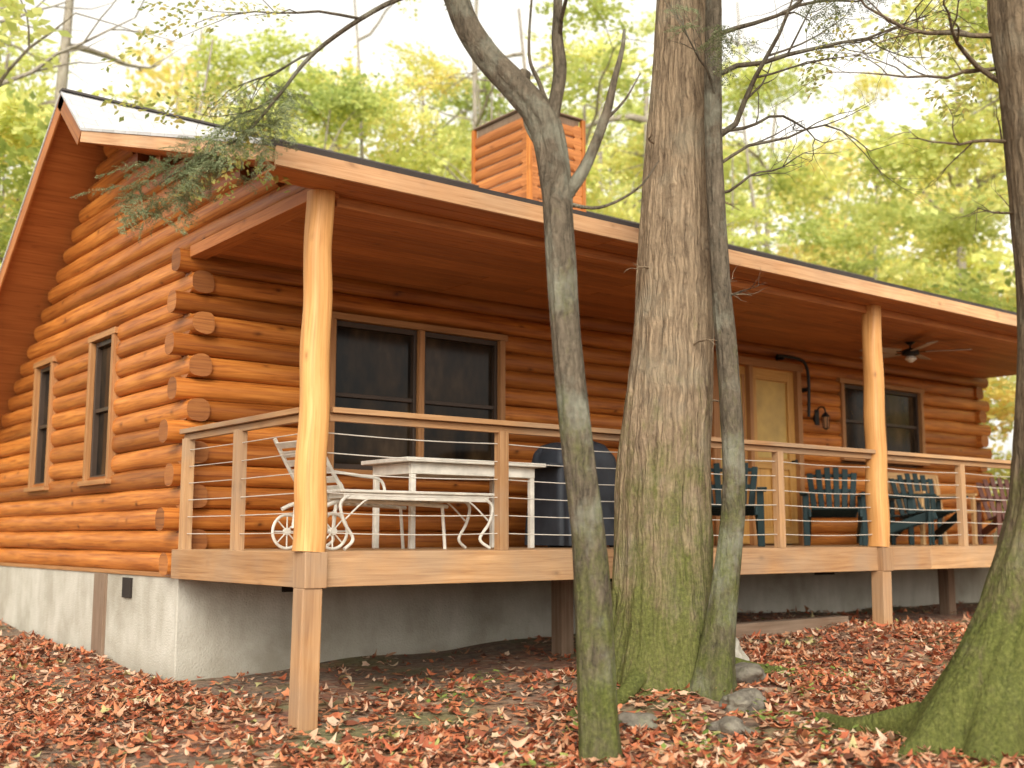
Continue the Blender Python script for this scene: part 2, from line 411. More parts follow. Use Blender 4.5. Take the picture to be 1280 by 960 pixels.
# ------------------------------------------------------------------ LOG CABIN
cabin = empty('log_cabin')
W = 12.0
CH = 0.175; Z0 = -0.2
RIDGE = (4.16, 4.30); BRK = (3.48, 3.735); EAVE = (-0.38, 2.53); REAR = (8.35, 4.30-0.76*(8.35-4.16))
TH = 0.15
def roof_top(y):
    if y <= BRK[0]: return EAVE[1]+(y-EAVE[0])*(BRK[1]-EAVE[1])/(BRK[0]-EAVE[0])
    if y <= RIDGE[0]: return BRK[1]+(y-BRK[0])*(RIDGE[1]-BRK[1])/(RIDGE[0]-BRK[0])
    return RIDGE[1]+(y-RIDGE[0])*(REAR[1]-RIDGE[1])/(REAR[0]-RIDGE[0])
def front_y(z):
    ys = np.linspace(EAVE[0], RIDGE[0], 400)
    for y in ys:
        if roof_top(y)-TH*1.1 >= z: return float(y)
    return None
def rear_y(z):
    ys = np.linspace(8.2, RIDGE[0], 400)
    for y in ys:
        if roof_top(y)-TH*1.3 >= z: return float(y)
    return None

def logprof(a):
    cx, sx = math.cos(a), math.sin(a)
    e = 0.8
    return (math.copysign(abs(cx)**e, cx)*1.0, math.copysign(abs(sx)**e, sx)*0.96)
def log(mb, p0, p1, n=18):
    p0, p1 = Vector(p0), Vector(p1); L = (p1-p0).length
    if L < 0.03: return
    m = max(2, int(L/0.18)+1)
    j0, j1 = (Vector((0, 0, R.uniform(-0.007, 0.007))) for _ in range(2))
    tube(mb, [p0.lerp(p1, i/(m-1))+j0.lerp(j1, i/(m-1)) for i in range(m)], 0.0955*R.uniform(.985, 1.02), n, 0, logprof, 0.1, True, 1, 1.3)

front_open = [(1.28, 3.22, 0.68, 2.02), (6.2, 7.8, -0.05, 2.12), (8.62, 10.45, 1.1, 2.06)]
gable_open = [(3.8, 4.5, 0.62, 1.98), (5.66, 6.3, 0.62, 1.94)]
def spans(a, b, zc, opens):
    s = [(a, b)]
    for o0, o1, z0, z1 in opens:
        if z0-0.03 < zc < z1+0.03:
            ns = []
            for p, q in s:
                if p < o0: ns.append((p, min(q, o0)))
                if q > o1: ns.append((max(p, o1), q))
            s = ns
    return s
YW = 2.19
mb = MB(); i = 0
while True:
    zc = Z0+CH/2+i*CH
    if zc > 2.4: break
    e = (i % 2 == 0)
    a = -0.07-R.uniform(0, 0.08) if e else 0.02
    b = W+0.2 if e else W-0.02
    for p, q in spans(a, b, zc, front_open): log(mb, (p, YW, zc), (q, YW, zc))
    i += 1
mb.build('front_log_wall', [M_log, M_logend], cabin, 0)
for nm, xc, opens in (('gable_log_wall', 0.1, gable_open), ('far_gable_log_wall', W-0.1, [])):
    mb = MB(); i = 0
    while True:
        zc = Z0+CH/2+i*CH
        ry = rear_y(zc)
        fy = front_y(zc) if zc > 2.4 else None
        if zc > 2.4 and (fy is None or ry is None or ry-fy < 0.15): break
        e = (i % 2 == 0)
        a = (2.31 if e else 2.07-R.uniform(0, 0.05)) if zc < 2.4 else max(fy, -0.12)
        b = min(ry, 7.95 if e else 8.15)
        for p, q in spans(a, b, zc, opens): log(mb, (xc, p, zc), (xc, q, zc))
        i += 1
    mb.build(nm, [M_log, M_logend], cabin)
mb = MB()
for i in range(8):
    zc = Z0+CH/2+i*CH
    log(mb, (-0.2 if i % 2 else 0.1, 7.85, zc), (W+0.2 if i % 2 else W-0.1, 7.85, zc), 12)
mb.build('rear_log_wall', [M_log, M_logend], cabin)

mb = MB()
prof = [(2.22, -0.2), (7.8, -0.2), (7.8, roof_top(7.8)-0.2), (RIDGE[0], RIDGE[1]-0.22), (BRK[0], BRK[1]-0.2), (2.22, roof_top(2.22)-0.2)]
k = len(prof)
vs = [(0.13, y, z) for y, z in prof]+[(W-0.13, y, z) for y, z in prof]
fs = [tuple(range(k))[::-1], tuple(range(k, 2*k))]+[(a, (a+1) % k, (a+1) % k+k, a+k) for a in range(k)]
mb.add(vs, fs, [[(0, 0)]*len(f) for f in fs])
for xx in (0.09, W-0.09):
    pr = [(-0.05, 2.4), (2.3, 2.4), (2.3, roof_top(2.3)-0.15), (-0.05, roof_top(-0.05)-0.12)]
    mb.add([(xx, y, z) for y, z in pr], [(0, 1, 2, 3)], [[(y, z) for y, z in pr]])
mb.build('light_block_core', [M_old], cabin)  # backing added behind the logs to block light and fill gaps

mb = MB()
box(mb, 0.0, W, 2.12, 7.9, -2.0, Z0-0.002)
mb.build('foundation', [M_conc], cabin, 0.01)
mb = MB()
box(mb, -0.03, 0.03, 3.72, 4.0, -1.05, -0.23, 0)
box(mb, -0.02, 0.02, 3.1, 3.3, -0.42, -0.25, 1)
for x in (0.9, 4.3, 8.0): box(mb, x, x+0.38, 2.10, 2.16, -0.36, -0.24, 1)
box(mb, -0.012, W+0.02, 2.085, 2.13, -0.225, -0.19, 2)
box(mb, -0.014, 0.03, 2.14, 7.9, -0.225, -0.19, 2)
mb.build('foundation_vents', [M_old, M_dark, M_case], cabin, 0.004)

mb = MB()
X0, X1 = -0.48, W+0.45
def slab(a, b, t0, t1, mat, x0=X0, x1=X1):
    (ya, za), (yb, zb) = a, b
    d = Vector((0, yb-ya, zb-za)); nrm = Vector((0, -(zb-za), yb-ya)).normalized()
    if nrm.z < 0: nrm = -nrm
    o = Vector((x0, ya, za))+nrm*t0
    obox(mb, o, (x1-x0, 0, 0), d, nrm*(t1-t0), mat)
for a, b in ((EAVE, BRK), (BRK, RIDGE), (REAR, RIDGE)):
    slab(a, b, -TH+0.03, -0.028, 1)
    slab(a, b, -0.024, 0.0, 0, X0-0.03, X1+0.03)
slab((EAVE[0]-0.03, EAVE[1]-0.011), (EAVE[0]+0.15, EAVE[1]+0.047), -0.028, 0.008, 2, X0-0.035, X1+0.035)
beam(mb, (X0-0.03, RIDGE[0], RIDGE[1]+0.0), (X1+0.03, RIDGE[0], RIDGE[1]+0.0), 0.1, 0.02, 2)
mb.build('roof', [M_roof, M_ceil, M_felt], cabin)
mb = MB()
xs = [X0-0.02, 3.1, 6.7, 10.1, X1]
for a, b in zip(xs[:-1], xs[1:]): box(mb, a, b-0.004, EAVE[0]-0.025, EAVE[0]+0.0, EAVE[1]-0.155, EAVE[1]-0.032)
for xx in (X0-0.022, X1+0.002):
    for a, b, mt, hh in ((EAVE, BRK, 0, .10), (BRK, RIDGE, 2, .144), (REAR, RIDGE, 1, .144)):
        d = Vector((0, b[0]-a[0], b[1]-a[1])); nrm = Vector((0, -d.z, d.y)).normalized()
        if nrm.z < 0: nrm = -nrm
        obox(mb, Vector((xx, a[0], a[1]))-nrm*(hh+.026), (0.02, 0, 0), d, nrm*hh, mt)
mb.build('fascia_boards', [M_trim, M_ceil, M_log], cabin, 0.003)
mb = MB(); y = EAVE[0]+0.002
while y < 2.05:
    x = 0.0
    while x < W:
        l = R.choice((2.4, 3.0, 3.6)); x2 = min(W, x+l)
        box(mb, x, x2-0.002, y, min(y+0.132, 2.1), 2.375, 2.393); x = x2
    y += 0.136
box(mb, X0, 0.0, EAVE[0]+0.002, -0.1, 2.37, 2.39)
box(mb, -0.02, 0.12, -0.1, 2.08, 2.345, 2.44)
box(mb, 0.125, W, -0.06, 0.06, 2.30, 2.374)
mb.build('porch_ceiling', [M_ceil], cabin, 0.004)
mb = MB(); y = -0.04
while y < 2.05:
    x = -0.05
    while x < W:
        l = R.choice((3.0, 3.6, 4.2)); x2 = min(W+0.05, x+l)
        box(mb, x, x2-0.003, y, min(y+0.134, 2.09), -0.035, 0.0, 0); x = x2
    y += 0.14
for a, b in zip([-0.06, 3.4, 7.0, 10.2], [3.397, 6.997, 10.197, W+0.06]):
    box(mb, a, b, -0.085, -0.045, -0.225, -0.002, 0)
box(mb, -0.085, -0.062, -0.085, 2.06, -0.225, -0.002, 0)
box(mb, W+0.062, W+0.085, -0.085, 2.06, -0.225, -0.002, 0)
x = 0.3
while x < W: box(mb, x, x+0.04, -0.04, 2.08, -0.21, -0.037, 1); x += 0.4
mb.build('porch_deck', [M_deck, M_old], cabin, 0.004)
mb = MB()
for px in (0.0, 6.18, 12.0):
    g = float(gz(px, -0.02))-0.1
    zt = 2.375
    m = 30
    pts = [(px+0.006*math.sin(i*0.7)-0.03*(1-i/m), -0.06, -0.0+(zt)*i/m) for i in range(m+1)]
    rr_ = [0.098-0.012*i/m for i in range(m+1)]
    tube(mb, pts, rr_, 20, 0, lambda a: (math.copysign(abs(math.cos(a))**0.75, math.cos(a)), math.copysign(abs(math.sin(a))**0.75, math.sin(a))), 0.12, True, None, 2.5)
    beam(mb, (px-.05, -0.075, g), (px-.035, -0.075, -0.23), 0.135, 0.14, 1)
    beam(mb, (px-.02, -0.07, -0.229), (px-.02, -0.07, -0.001), 0.16, 0.165, 1)
for px in (3.1, 9.2):
    beam(mb, (px, 1.1, -1.3), (px, 1.1, -0.23), 0.14, 0.14, 2)
mb.build('porch_posts', [M_post, M_deck, M_old], cabin, 0.006)
mb = MB()
rx = [1.54, 3.1, 4.68, 7.68, 9.2, 10.7]
for x in rx: beam(mb, (x, -0.045, -0.0), (x, -0.045, 0.86), 0.08, 0.07, 0)
for yy in (1.02, 1.96): beam(mb, (-0.02, yy, -0.2), (-0.02, yy, 0.86), 0.075, 0.08, 0)
for a, b in ((0.1, 6.08), (6.28, 11.9)):
    beam(mb, (a, -0.05, 0.918), (b, -0.05, 0.918), 0.13, 0.036, 0)
    beam(mb, (a, -0.05, 0.873), (b, -0.05, 0.873), 0.04, 0.048, 0)
beam(mb, (-0.01, 0.05, 0.918), (-0.01, 2.03, 0.918), 0.12, 0.036, 0)
beam(mb, (-0.01, 0.05, 0.873), (-0.01, 2.03, 0.873), 0.04, 0.048, 0)
for z in (0.12, 0.25, 0.38, 0.51, 0.64, 0.77):
    for a, b in zip([0.1]+rx[:3]+[6.28]+rx[3:], rx[:3]+[6.08]+rx[3:]+[11.9]):
        m = 6
        tube(mb, [(a+(b-a)*i/m, -0.045, z-0.012*math.sin(math.pi*i/m)) for i in range(m+1)], 0.0045, 6, 1)
    tube(mb, [(-0.02, 0.02, z), (-0.02, 1.0, z-0.004), (-0.02, 2.0, z)], 0.004, 6, 1)
mb.build('porch_railing', [M_deck, M_cable], cabin, 0.004)

def window(name, mp, a0, a1, z0, z1, units, hung=True):
    mb = MB()
    def bx(a, b, d0, d1, c, d, mat):
        p = mp(a, d0, c); q = mp(b, d1, d)
        x0, x1 = sorted((p[0], q[0])); y0, y1 = sorted((p[1], q[1])); box(mb, x0, x1, y0, y1, c, d, mat)
    cw = 0.06
    bx(a0, a0+cw, -0.03, 0.12, z0, z1, 0); bx(a1-cw, a1, -0.03, 0.12, z0, z1, 0)
    bx(a0-0.03, a1+0.03, -0.034, 0.12, z1+0.001, z1+cw, 0)
    bx(a0-0.04, a1+0.04, -0.06, 0.12, z0-0.045, z0-0.001, 0)
    inner0, inner1 = a0+cw, a1-cw; w = (inner1-inner0)/units
    for k in range(units):
        u0 = inner0+k*w; u1 = u0+w
        if k: bx(u0-0.03, u0+0.03, -0.02, 0.12, z0+0.001, z1-0.001, 0); u0 += 0.032
        if k < units-1: u1 -= 0.032
        s = 0.035
        bx(u0, u0+s, 0.02, 0.1, z0+0.002, z1-0.002, 1); bx(u1-s, u1, 0.02, 0.1, z0+0.002, z1-0.002, 1)
        bx(u0+s, u1-s, 0.022, 0.1, z0+0.002, z0+0.05, 1); bx(u0+s, u1-s, 0.022, 0.1, z1-0.05, z1-0.002, 1)
        if hung:
            zm = (z0+z1)/2; bx(u0+s, u1-s, 0.03, 0.1, zm-0.018, zm+0.018, 1)
        bx(u0+s*0.5, u1-s*0.5, 0.07, 0.08, z0+0.02, z1-0.02, 2)
    mb.build(name, [M_case, M_sash, M_glass], cabin, 0.003)
fm = lambda a, d, z: (a, 2.1+d, z)
gm = lambda a, d, z: (0.01+d, a, z)
window('front_window', fm, 1.28, 3.22, 0.68, 2.0, 2)
window('right_front_window', fm, 8.62, 10.45, 1.1, 2.04, 2)
window('gable_window', gm, 3.8, 4.5, 0.62, 1.96, 1)
window('rear_gable_window', gm, 5.66, 6.3, 0.62, 1.92, 1)
mb = MB()
box(mb, 6.2, 6.28, 2.06, 2.24, 0.001, 2.1, 0); box(mb, 7.72, 7.8, 2.06, 2.24, 0.001, 2.1, 0)
box(mb, 6.17, 7.83, 2.055, 2.24, 2.101, 2.19, 0); box(mb, 6.84, 6.9, 2.065, 2.24, 0.001, 2.1, 0)
box(mb, 6.9, 7.72, 2.15, 2.19, 0.02, 2.1, 1)
for a, b, c, d in ((6.9, 7.02, 0.02, 2.1), (7.6, 7.72, 0.02, 2.1), (7.02, 7.6, 0.02, 0.22), (7.02, 7.6, 0.9, 1.02), (7.02, 7.6, 1.96, 2.1)):
    box(mb, a+0.001, b-0.001, 2.12, 2.152, c, d-0.001, 1)
box(mb, 7.28, 7.34, 2.125, 2.152, 0.22, 0.9, 1)
box(mb, 7.03, 7.59, 2.146, 2.149, 1.03, 1.95, 4)
box(mb, 6.28, 6.84, 2.13, 2.19, 0.02, 2.1, 1)
box(mb, 6.36, 6.76, 2.12, 2.129, 0.35, 1.95, 4)
box(mb, 6.32, 6.36, 2.11, 2.13, 0.31, 1.99, 0); box(mb, 6.76, 6.8, 2.11, 2.13, 0.31, 1.99, 0)
tube(mb, [(7.64, 2.12, 1.0), (7.64, 2.06, 1.0), (7.64, 2.05, 1.0)], [0.012, 0.014, 0.028], 10, 3)
mcurt = plain('pine_blind', (0.46, 0.3, 0.08), 0.35, 0, 0.25, 3, 0.05)
mb.build('front_door', [M_case, M_door, M_glass, M_black, mcurt], cabin, 0.004)

mb = MB()
cx0, cx1, cy0, cy1 = 4.4, 5.22, 3.15, 4.22
box(mb, cx0+0.03, cx1-0.03, cy0+0.03, cy1-0.03, 3.2, 5.02, 1)
z = 3.45; i = 0
while z < 5.0:
    for (p, q) in (((cx0-0.0, cy0+0.075, z), (cx1+0.0, cy0+0.075, z)), ((cx0+0.075, cy0-0.0, z), (cx0+0.075, cy1+0.0, z)), ((cx1-0.075, cy0-0.0, z), (cx1-0.075, cy1+0.0, z))):
        tube(mb, [Vector(p).lerp(Vector(q), t/5) for t in range(6)], 0.078, 16, 0, logprof, 0.05, True)
    z += 0.142; i += 1
for a, b in ((cx0, cy0), (cx1, cy0), (cx0, cy1)):
    beam(mb, (a+.01, b+.01, 3.3), (a+.01, b+.01, 5.03), 0.05, 0.05, 3)
box(mb, cx0-0.01, cx1+0.01, cy0-0.01, cy1+0.01, 5.035, 5.05, 2)
mb.build('chimney', [M_ceil, M_old, M_old, M_log], cabin, 0.003)

# ------------------------------------------------------------------ porch things
def T(mb, pts, r, n=8, mat=0, **k): tube(mb, pts, r, n, mat, **k)
def smoothpath(P, m=6):
    P = [Vector(p) for p in P]; out = []
    for i in range(len(P)-1):
        p0 = P[max(i-1, 0)]; p1 = P[i]; p2 = P[i+1]; p3 = P[min(i+2, len(P)-1)]
        for j in range(m):
            t = j/m
            out.append(0.5*((2*p1)+(p2-p0)*t+(2*p0-5*p1+4*p2-p3)*t*t+(3*p1-p0-3*p2+p3)*t**3))
    out.append(P[-1]); return out

mb = MB()
box(mb, -0.72, 0.72, -0.36, 0.36, 0.695, 0.73)
box(mb, -0.64, 0.64, -0.3, -0.27, 0.6, 0.693); box(mb, -0.64, 0.64, 0.27, 0.3, 0.6, 0.693)
box(mb, -0.64, -0.61, -0.268, 0.268, 0.6, 0.693); box(mb, 0.61, 0.64, -0.268, 0.268, 0.6, 0.693)
for sx in (-1, 1):
    for sy in (-1, 1):
        beam(mb, (sx*0.615, sy*0.275, 0.6), (sx*0.615, sy*0.275, 0.0), 0.045, 0.045)
mb.build('dining_table', [M_white], None, 0.006, (2.12, 1.36, 0), 0.0)
mb = MB()
for i in range(5): box(mb, -0.68, 0.68, -0.17+i*0.07, -0.17+i*0.07+0.058, 0.41, 0.43)
box(mb, -0.64, 0.64, -0.15, -0.13, 0.36, 0.408); box(mb, -0.64, 0.64, 0.13, 0.15, 0.36, 0.408)
for sx in (-1, 1):
    box(mb, sx*0.6-0.012, sx*0.6+0.012, -0.128, 0.128, 0.37, 0.405)
    for sy in (-1, 1):
        T(mb, smoothpath([(sx*0.58, sy*0.14, 0.4), (sx*0.67, sy*0.15, 0.33), (sx*0.64, sy*0.15, 0.2), (sx*0.56, sy*0.14, 0.08), (sx*0.64, sy*0.16, 0.01)]), 0.013, 8)
        T(mb, smoothpath([(sx*0.4, sy*0.14, 0.39), (sx*0.5, sy*0.145, 0.33), (sx*0.63, sy*0.15, 0.22)]), 0.008, 6)
mb.build('patio_bench', [M_white], None, 0.004, (1.16, 0.6, 0), 0.0)
mb = MB()
for sy in (-0.26, 0.26):
    T(mb, smoothpath([(1.15, sy, 0.33), (0.6, sy, 0.35), (0.15, sy, 0.35), (-0.02, sy, 0.3)]), 0.016)
    T(mb, smoothpath([(0.22, sy, 0.35), (0.06, sy, 0.56), (-0.1, sy, 0.82)]), 0.016)
    T(mb, [(1.1, sy, 0.33), (1.13, sy, 0.0)], 0.014)
    T(mb, [(0.1, sy, 0.35), (0.08, sy, 0.16)], 0.014)
    T(mb, smoothpath([(0.07, sy, 0.56), (0.3, sy, 0.54), (0.5, sy, 0.51), (0.55, sy, 0.35)]), 0.012)
    ring = [(0.05+0.125*math.cos(a), sy*1.13, 0.135+0.125*math.sin(a)) for a in [2*math.pi*k/24 for k in range(25)]]
    T(mb, ring, 0.012, 8, refup=(0, 1, 0))
    for k in range(8):
        a = math.pi*k/4
        T(mb, [(0.05, sy*1.13, 0.135), (0.05+0.125*math.cos(a), sy*1.13, 0.135+0.125*math.sin(a))], 0.006, 6)
    T(mb, [(0.05, sy*1.08, 0.135), (0.05, sy*1.2, 0.135)], 0.028, 12)
for k in range(11): x = 0.26+k*0.08; box(mb, x, x+0.06, -0.25, 0.25, 0.355, 0.37)
for k in range(7):
    t = k/6.5; c = Vector((0.2, 0, 0.38)).lerp(Vector((-0.1, 0, 0.8)), t)
    beam(mb, c+Vector((0, -0.25, 0)), c+Vector((0, 0.25, 0)), 0.014, 0.05, 0, (-0.32, 0, 0.45))
mb.build('lounge_chair', [M_white], None, 0.002, (0.42, 0.86, 0), 0.1)

mb = MB(); nn = 72
lv = [(0.02, .38, .29), (0.2, .375, .285), (0.45, .365, .275), (0.66, .36, .27), (0.78, .37, .275), (0.86, .36, .26), (0.92, .31, .22), (0.955, .2, .14), (0.965, .01, .01)]
V = []; F = []
for j, (z, a, b) in enumerate(lv):
    for k in range(nn):
        th = 2*math.pi*k/nn; e = 0.4
        cx = math.copysign(abs(math.cos(th))**e, math.cos(th)); sx = math.copysign(abs(math.sin(th))**e, math.sin(th))
        fold = 1+0.18*noise.noise(Vector((cx*5, sx*5, z*1.2)))*(1.1-z)+0.04*math.sin(th*13+z*2)*(1-z)
        V.append((cx*a*fold, sx*b*fold, z+(0.08*noise.noise(Vector((cx*3, sx*3, 5))) if z > .7 else 0)))
for j in range(len(lv)-1):
    for k in range(nn): F.append((j*nn+k, j*nn+(k+1) % nn, (j+1)*nn+(k+1) % nn, (j+1)*nn+k))
mb.add(V, F, [[(0, 0)]*4]*len(F), 0, True)
box(mb, -0.36, 0.36, -0.012, 0.012, 0.0, 0.06, 1)
box(mb, -0.52, -0.36, -0.18, 0.18, 0.72, 0.75, 0)
for sx in (-.3, .3): T(mb, [(sx, -0.2, 0.04), (sx, -0.17, 0.04)], 0.04, 12, 1)
mb.build('covered_grill', [M_cover, M_black], None, 0, (3.48, 1.35, 0), 0.1)

def chair(name, loc, rot, mat):
    mb = MB()
    for k in range(6):
        u = (k-2.5)/2.5; x = u*0.2
        h = 0.9-0.07*u*u
        beam(mb, (x, 0.19, 0.33), (x*1.25, 0.40, h), 0.066, 0.018, 0, (0, -1, 0.3))
    beam(mb, (-0.25, 0.33, 0.62), (0.25, 0.33, 0.62), 0.02, 0.05)
    beam(mb, (-0.25, 0.40, 0.8), (0.25, 0.40, 0.8), 0.02, 0.04)
    for k in range(6):
        t = k/5; box(mb, -0.25, 0.25, -0.3+k*0.09, -0.3+k*0.09+0.078, 0.395-t*0.08, 0.415-t*0.08)
    for sx in (-1, 1):
        beam(mb, (sx*0.27, -0.32, 0.36), (sx*0.27, 0.5, 0.07), 0.03, 0.1)
        beam(mb, (sx*0.31, -0.27, 0.0), (sx*0.31, -0.27, 0.56), 0.07, 0.03)
        beam(mb, (sx*0.3, 0.3, 0.0), (sx*0.3, 0.3, 0.56), 0.06, 0.03)
        beam(mb, (sx*0.33, -0.36, 0.575), (sx*0.31, 0.36, 0.575), 0.1, 0.022)
    mb.build(name, [mat], None, 0.008, loc, rot)
chair('patio_chair', (4.15, 1.25, 0), 0.3, M_green)
chair('patio_chair', (5.45, 1.2, 0), -0.9, M_green)
chair('patio_chair', (7.25, 1.25, 0), -0.9, M_green)
chair('patio_chair', (8.5, 1.15, 0), 0.5, M_green)
chair('patio_chair', (9.15, 1.3, 0), -0.6, M_green)
mb = MB()
for k in range(14): x = -0.55+k*0.085; beam(mb, (x, 0.22, 0.42), (x, 0.3, 0.86), 0.045, 0.018, 0, (0, -1, 0))
beam(mb, (-0.6, 0.31, 0.89), (0.6, 0.31, 0.89), 0.035, 0.08); beam(mb, (-0.6, 0.22, 0.45), (0.6, 0.22, 0.45), 0.035, 0.05)
for k in range(4): box(mb, -0.6, 0.6, -0.24+k*0.11, -0.24+k*0.11+0.095, 0.41, 0.435)
for sx in (-1, 1):
    beam(mb, (sx*0.6, 0.2, 0), (sx*0.6, 0.31, 0.92), 0.05, 0.05, 0, (0, 1, 0)); beam(mb, (sx*0.6, -0.22, 0), (sx*0.6, -0.22, 0.64), 0.05, 0.05)
    beam(mb, (sx*0.6, -0.27, 0.65), (sx*0.6, 0.28, 0.65), 0.06, 0.03)
mb.build('wooden_bench', [M_tan], None, 0.005, (9.95, 1.7, 0), 0)
chair('wooden_chair', (11.0, 1.2, 0), -0.6, M_red)

mb = MB()
T(mb, [(0, 0, 0), (0, 0, -0.09)], 0.012); T(mb, [(0, 0, 0.0), (0, 0, -0.03)], [0.06, 0.03], 16)
T(mb, [(0, 0, -0.08), (0, 0, -0.1), (0, 0, -0.15), (0, 0, -0.17)], [0.05, 0.1, 0.1, 0.05], 18)
T(mb, [(0, 0, -0.17), (0, 0, -0.2), (0, 0, -0.24)], [0.05, 0.07, 0.02], 14, 2)
for k in range(5):
    a = 2*math.pi*k/5+0.3; d = Vector((math.cos(a), math.sin(a), 0)); s = Vector((-math.sin(a), math.cos(a), 0.2))
    obox(mb, Vector((0, 0, -0.12))+d*0.17-s*0.065, d*0.5, s*0.13, (0, 0, 0.01), 1)
    beam(mb, Vector((0, 0, -0.12))+d*0.08, Vector((0, 0, -0.12))+d*0.2, 0.03, 0.008, 0)
mb.build('ceiling_fan', [M_black, M_fan, M_white], None, 0.002, (8.35, 0.9, 2.373))
mb = MB()
T(mb, smoothpath([(0, 0, 0.2), (-0.02, -0.06, 0.26), (-0.01, -0.12, 0.26), (0, -0.14, 0.2)]), 0.01)
box(mb, -0.04, 0.04, -0.015, 0.02, 0.05, 0.24)
T(mb, [(0, -0.14, 0.2), (0, -0.14, 0.16), (0, -0.14, 0.14)], [0.01, 0.05, 0.06], 6)
T(mb, [(0, -0.14, 0.14), (0, -0.14, 0.0)], [0.04, 0.03], 6, 1)
for k in range(6):
    a = math.pi*k/3; T(mb, [(0.05*math.cos(a), -0.14+0.05*math.sin(a), 0.14), (0.035*math.cos(a), -0.14+0.035*math.sin(a), 0.0)], 0.005, 5)
T(mb, [(0, -0.14, 0.0), (0, -0.14, -0.02)], [0.04, 0.01], 6)
mb.build('wall_lantern', [M_black, M_case], None, 0, (8.12, 2.1, 1.42))
mb = MB()
T(mb, smoothpath([(7.3, 2.02, 2.25), (7.6, 2.0, 2.25), (7.8, 2.0, 2.2), (7.86, 2.0, 2.0), (7.88, 2.03, 1.55)]), 0.02, 12)
for xx, zz in ((7.4, 2.25), (7.86, 1.9)): box(mb, xx-0.015, xx+0.015, 2.0, 2.12, zz-0.04, zz+0.01)
mb.build('black_pipe', [M_black])

# ------------------------------------------------------------------ trees
rv = Vector((0.786, -0.618, 0))
def trunk(mb, base, pts, rads, n=40, flare=0.0, lobes=5, furrow=0.05, seed=0, step=0.06, mat=0, fk=1.0, fh=0.28):
    P = smoothpath([Vector(base)+rv*a+Vector((0, 0, z)) for a, z in pts], 8)
    Rr = smoothpath([(r, 0, 0) for r in rads], 8); Rr = [v.x for v in Rr]
    Q = [P[0]]; RQ = [Rr[0]]
    for i in range(len(P)-1):
        L = (P[i+1]-P[i]).length; k = max(1, int(L/step))
        for j in range(1, k+1):
            Q.append(P[i].lerp(P[i+1], j/k)); RQ.append(Rr[i]+(Rr[i+1]-Rr[i])*j/k)
    V = []; z0 = Q[0].z
    m = len(Q); s = None
    for i, p in enumerate(Q):
        t = (Q[min(i+1, m-1)]-Q[max(i-1, 0)]).normalized()
        s = Vector((1, 0, 0)) if s is None else s
        s = (s-t*s.dot(t)).normalized(); u = t.cross(s)
        h = p.z-z0
        fl = flare*math.exp(-h/fh)
        for k in range(n):
            a = 2*math.pi*k/n
            ca, sa = math.cos(a), math.sin(a)
            f1 = noise.noise(Vector((ca*4*fk+seed, sa*4*fk, p.z*1.1)))
            f2 = 1-abs(noise.noise(Vector((ca*9*fk+seed, sa*9*fk, p.z*1.9))))*2
            f3 = noise.noise(Vector((ca*1.3+seed, sa*1.3, p.z*0.8+seed)))
            lob = (0.45+0.55*math.cos(lobes*a+seed+0.6*math.sin(2*a)+0.5*f3))
            r = RQ[i]*(1+furrow*1.2*f1+furrow*f2*0.7+0.12*f3) + RQ[i]*fl*max(0, 0.35+lob)
            V.append(p+s*ca*r+u*sa*r)
    F = [(i*n+k, i*n+(k+1) % n, (i+1)*n+(k+1) % n, (i+1)*n+k) for i in range(m-1) for k in range(n)]
    mb.add(V, F, [[(0, 0)]*4]*len(F), mat, True)
    return Q

def grow(mb, p, d, L, r, lvl, tips, wob=0.22, lift=0.0, mat=0, nseg=8, kids=4):
    p = Vector(p); d = Vector(d).normalized(); P = [p.copy()]; RR = [r]
    for i in range(nseg):
        d = (d+Vector((R.gauss(0, wob), R.gauss(0, wob), R.gauss(0, wob)+lift))).normalized()
        p = p+d*L/nseg; P.append(p.copy()); RR.append(r*(1-0.8*(i+1)/nseg))
        if lvl > 0 and i >= 1 and R.random() < kids/nseg:
            ax = Vector((R.gauss(0, 1), R.gauss(0, 1), R.gauss(0, 0.5))).normalized()
            d2 = (d+ax*0.9).normalized()
            grow(mb, p, d2, L*R.uniform(0.35, 0.6), r*0.5*(1-0.6*i/nseg), lvl-1, tips, wob, lift, mat, 6, kids)
        if tips is not None and (i > nseg*0.3): tips.append((p.copy(), d.copy()))
    tube(mb, P, RR, 6 if r > 0.012 else 4, mat)

def spray_template():
    C = []; D = []; L = []; Wd = []
    n = 16
    def drop(x): return -0.25*x*x
    for i in range(n):
        t = (i+0.5)/n; x = 0.6*t
        for sgn in (-1, 1):
            if NR.random() < 0.18: continue
            ln = 0.24*(1-t)**0.7*NR.uniform(0.4, 1.2)+0.03; an = sgn*math.radians(NR.uniform(30, 68))
            dx, dy = math.cos(an), math.sin(an); dz0 = NR.normal(0, .2)
            k = max(3, int(ln/0.014))
            for j in range(k):
                s = ln*j/k
                for s2 in (-1, 1):
                    a2 = an+s2*math.radians(NR.uniform(35, 80))
                    C.append((x+dx*s, dy*s, drop(x+dx*s)-0.6*s*s+dz0*s)); D.append((math.cos(a2), math.sin(a2), NR.normal(0, .3))); L.append(NR.uniform(.014, .03)); Wd.append(0.011)
            C.append((x, 0, drop(x))); D.append((dx, dy, -0.1)); L.append(ln); Wd.append(0.004)
    return [np.array(a) for a in (C, D, L, Wd)]
SPR = [spray_template() for _ in range(4)]
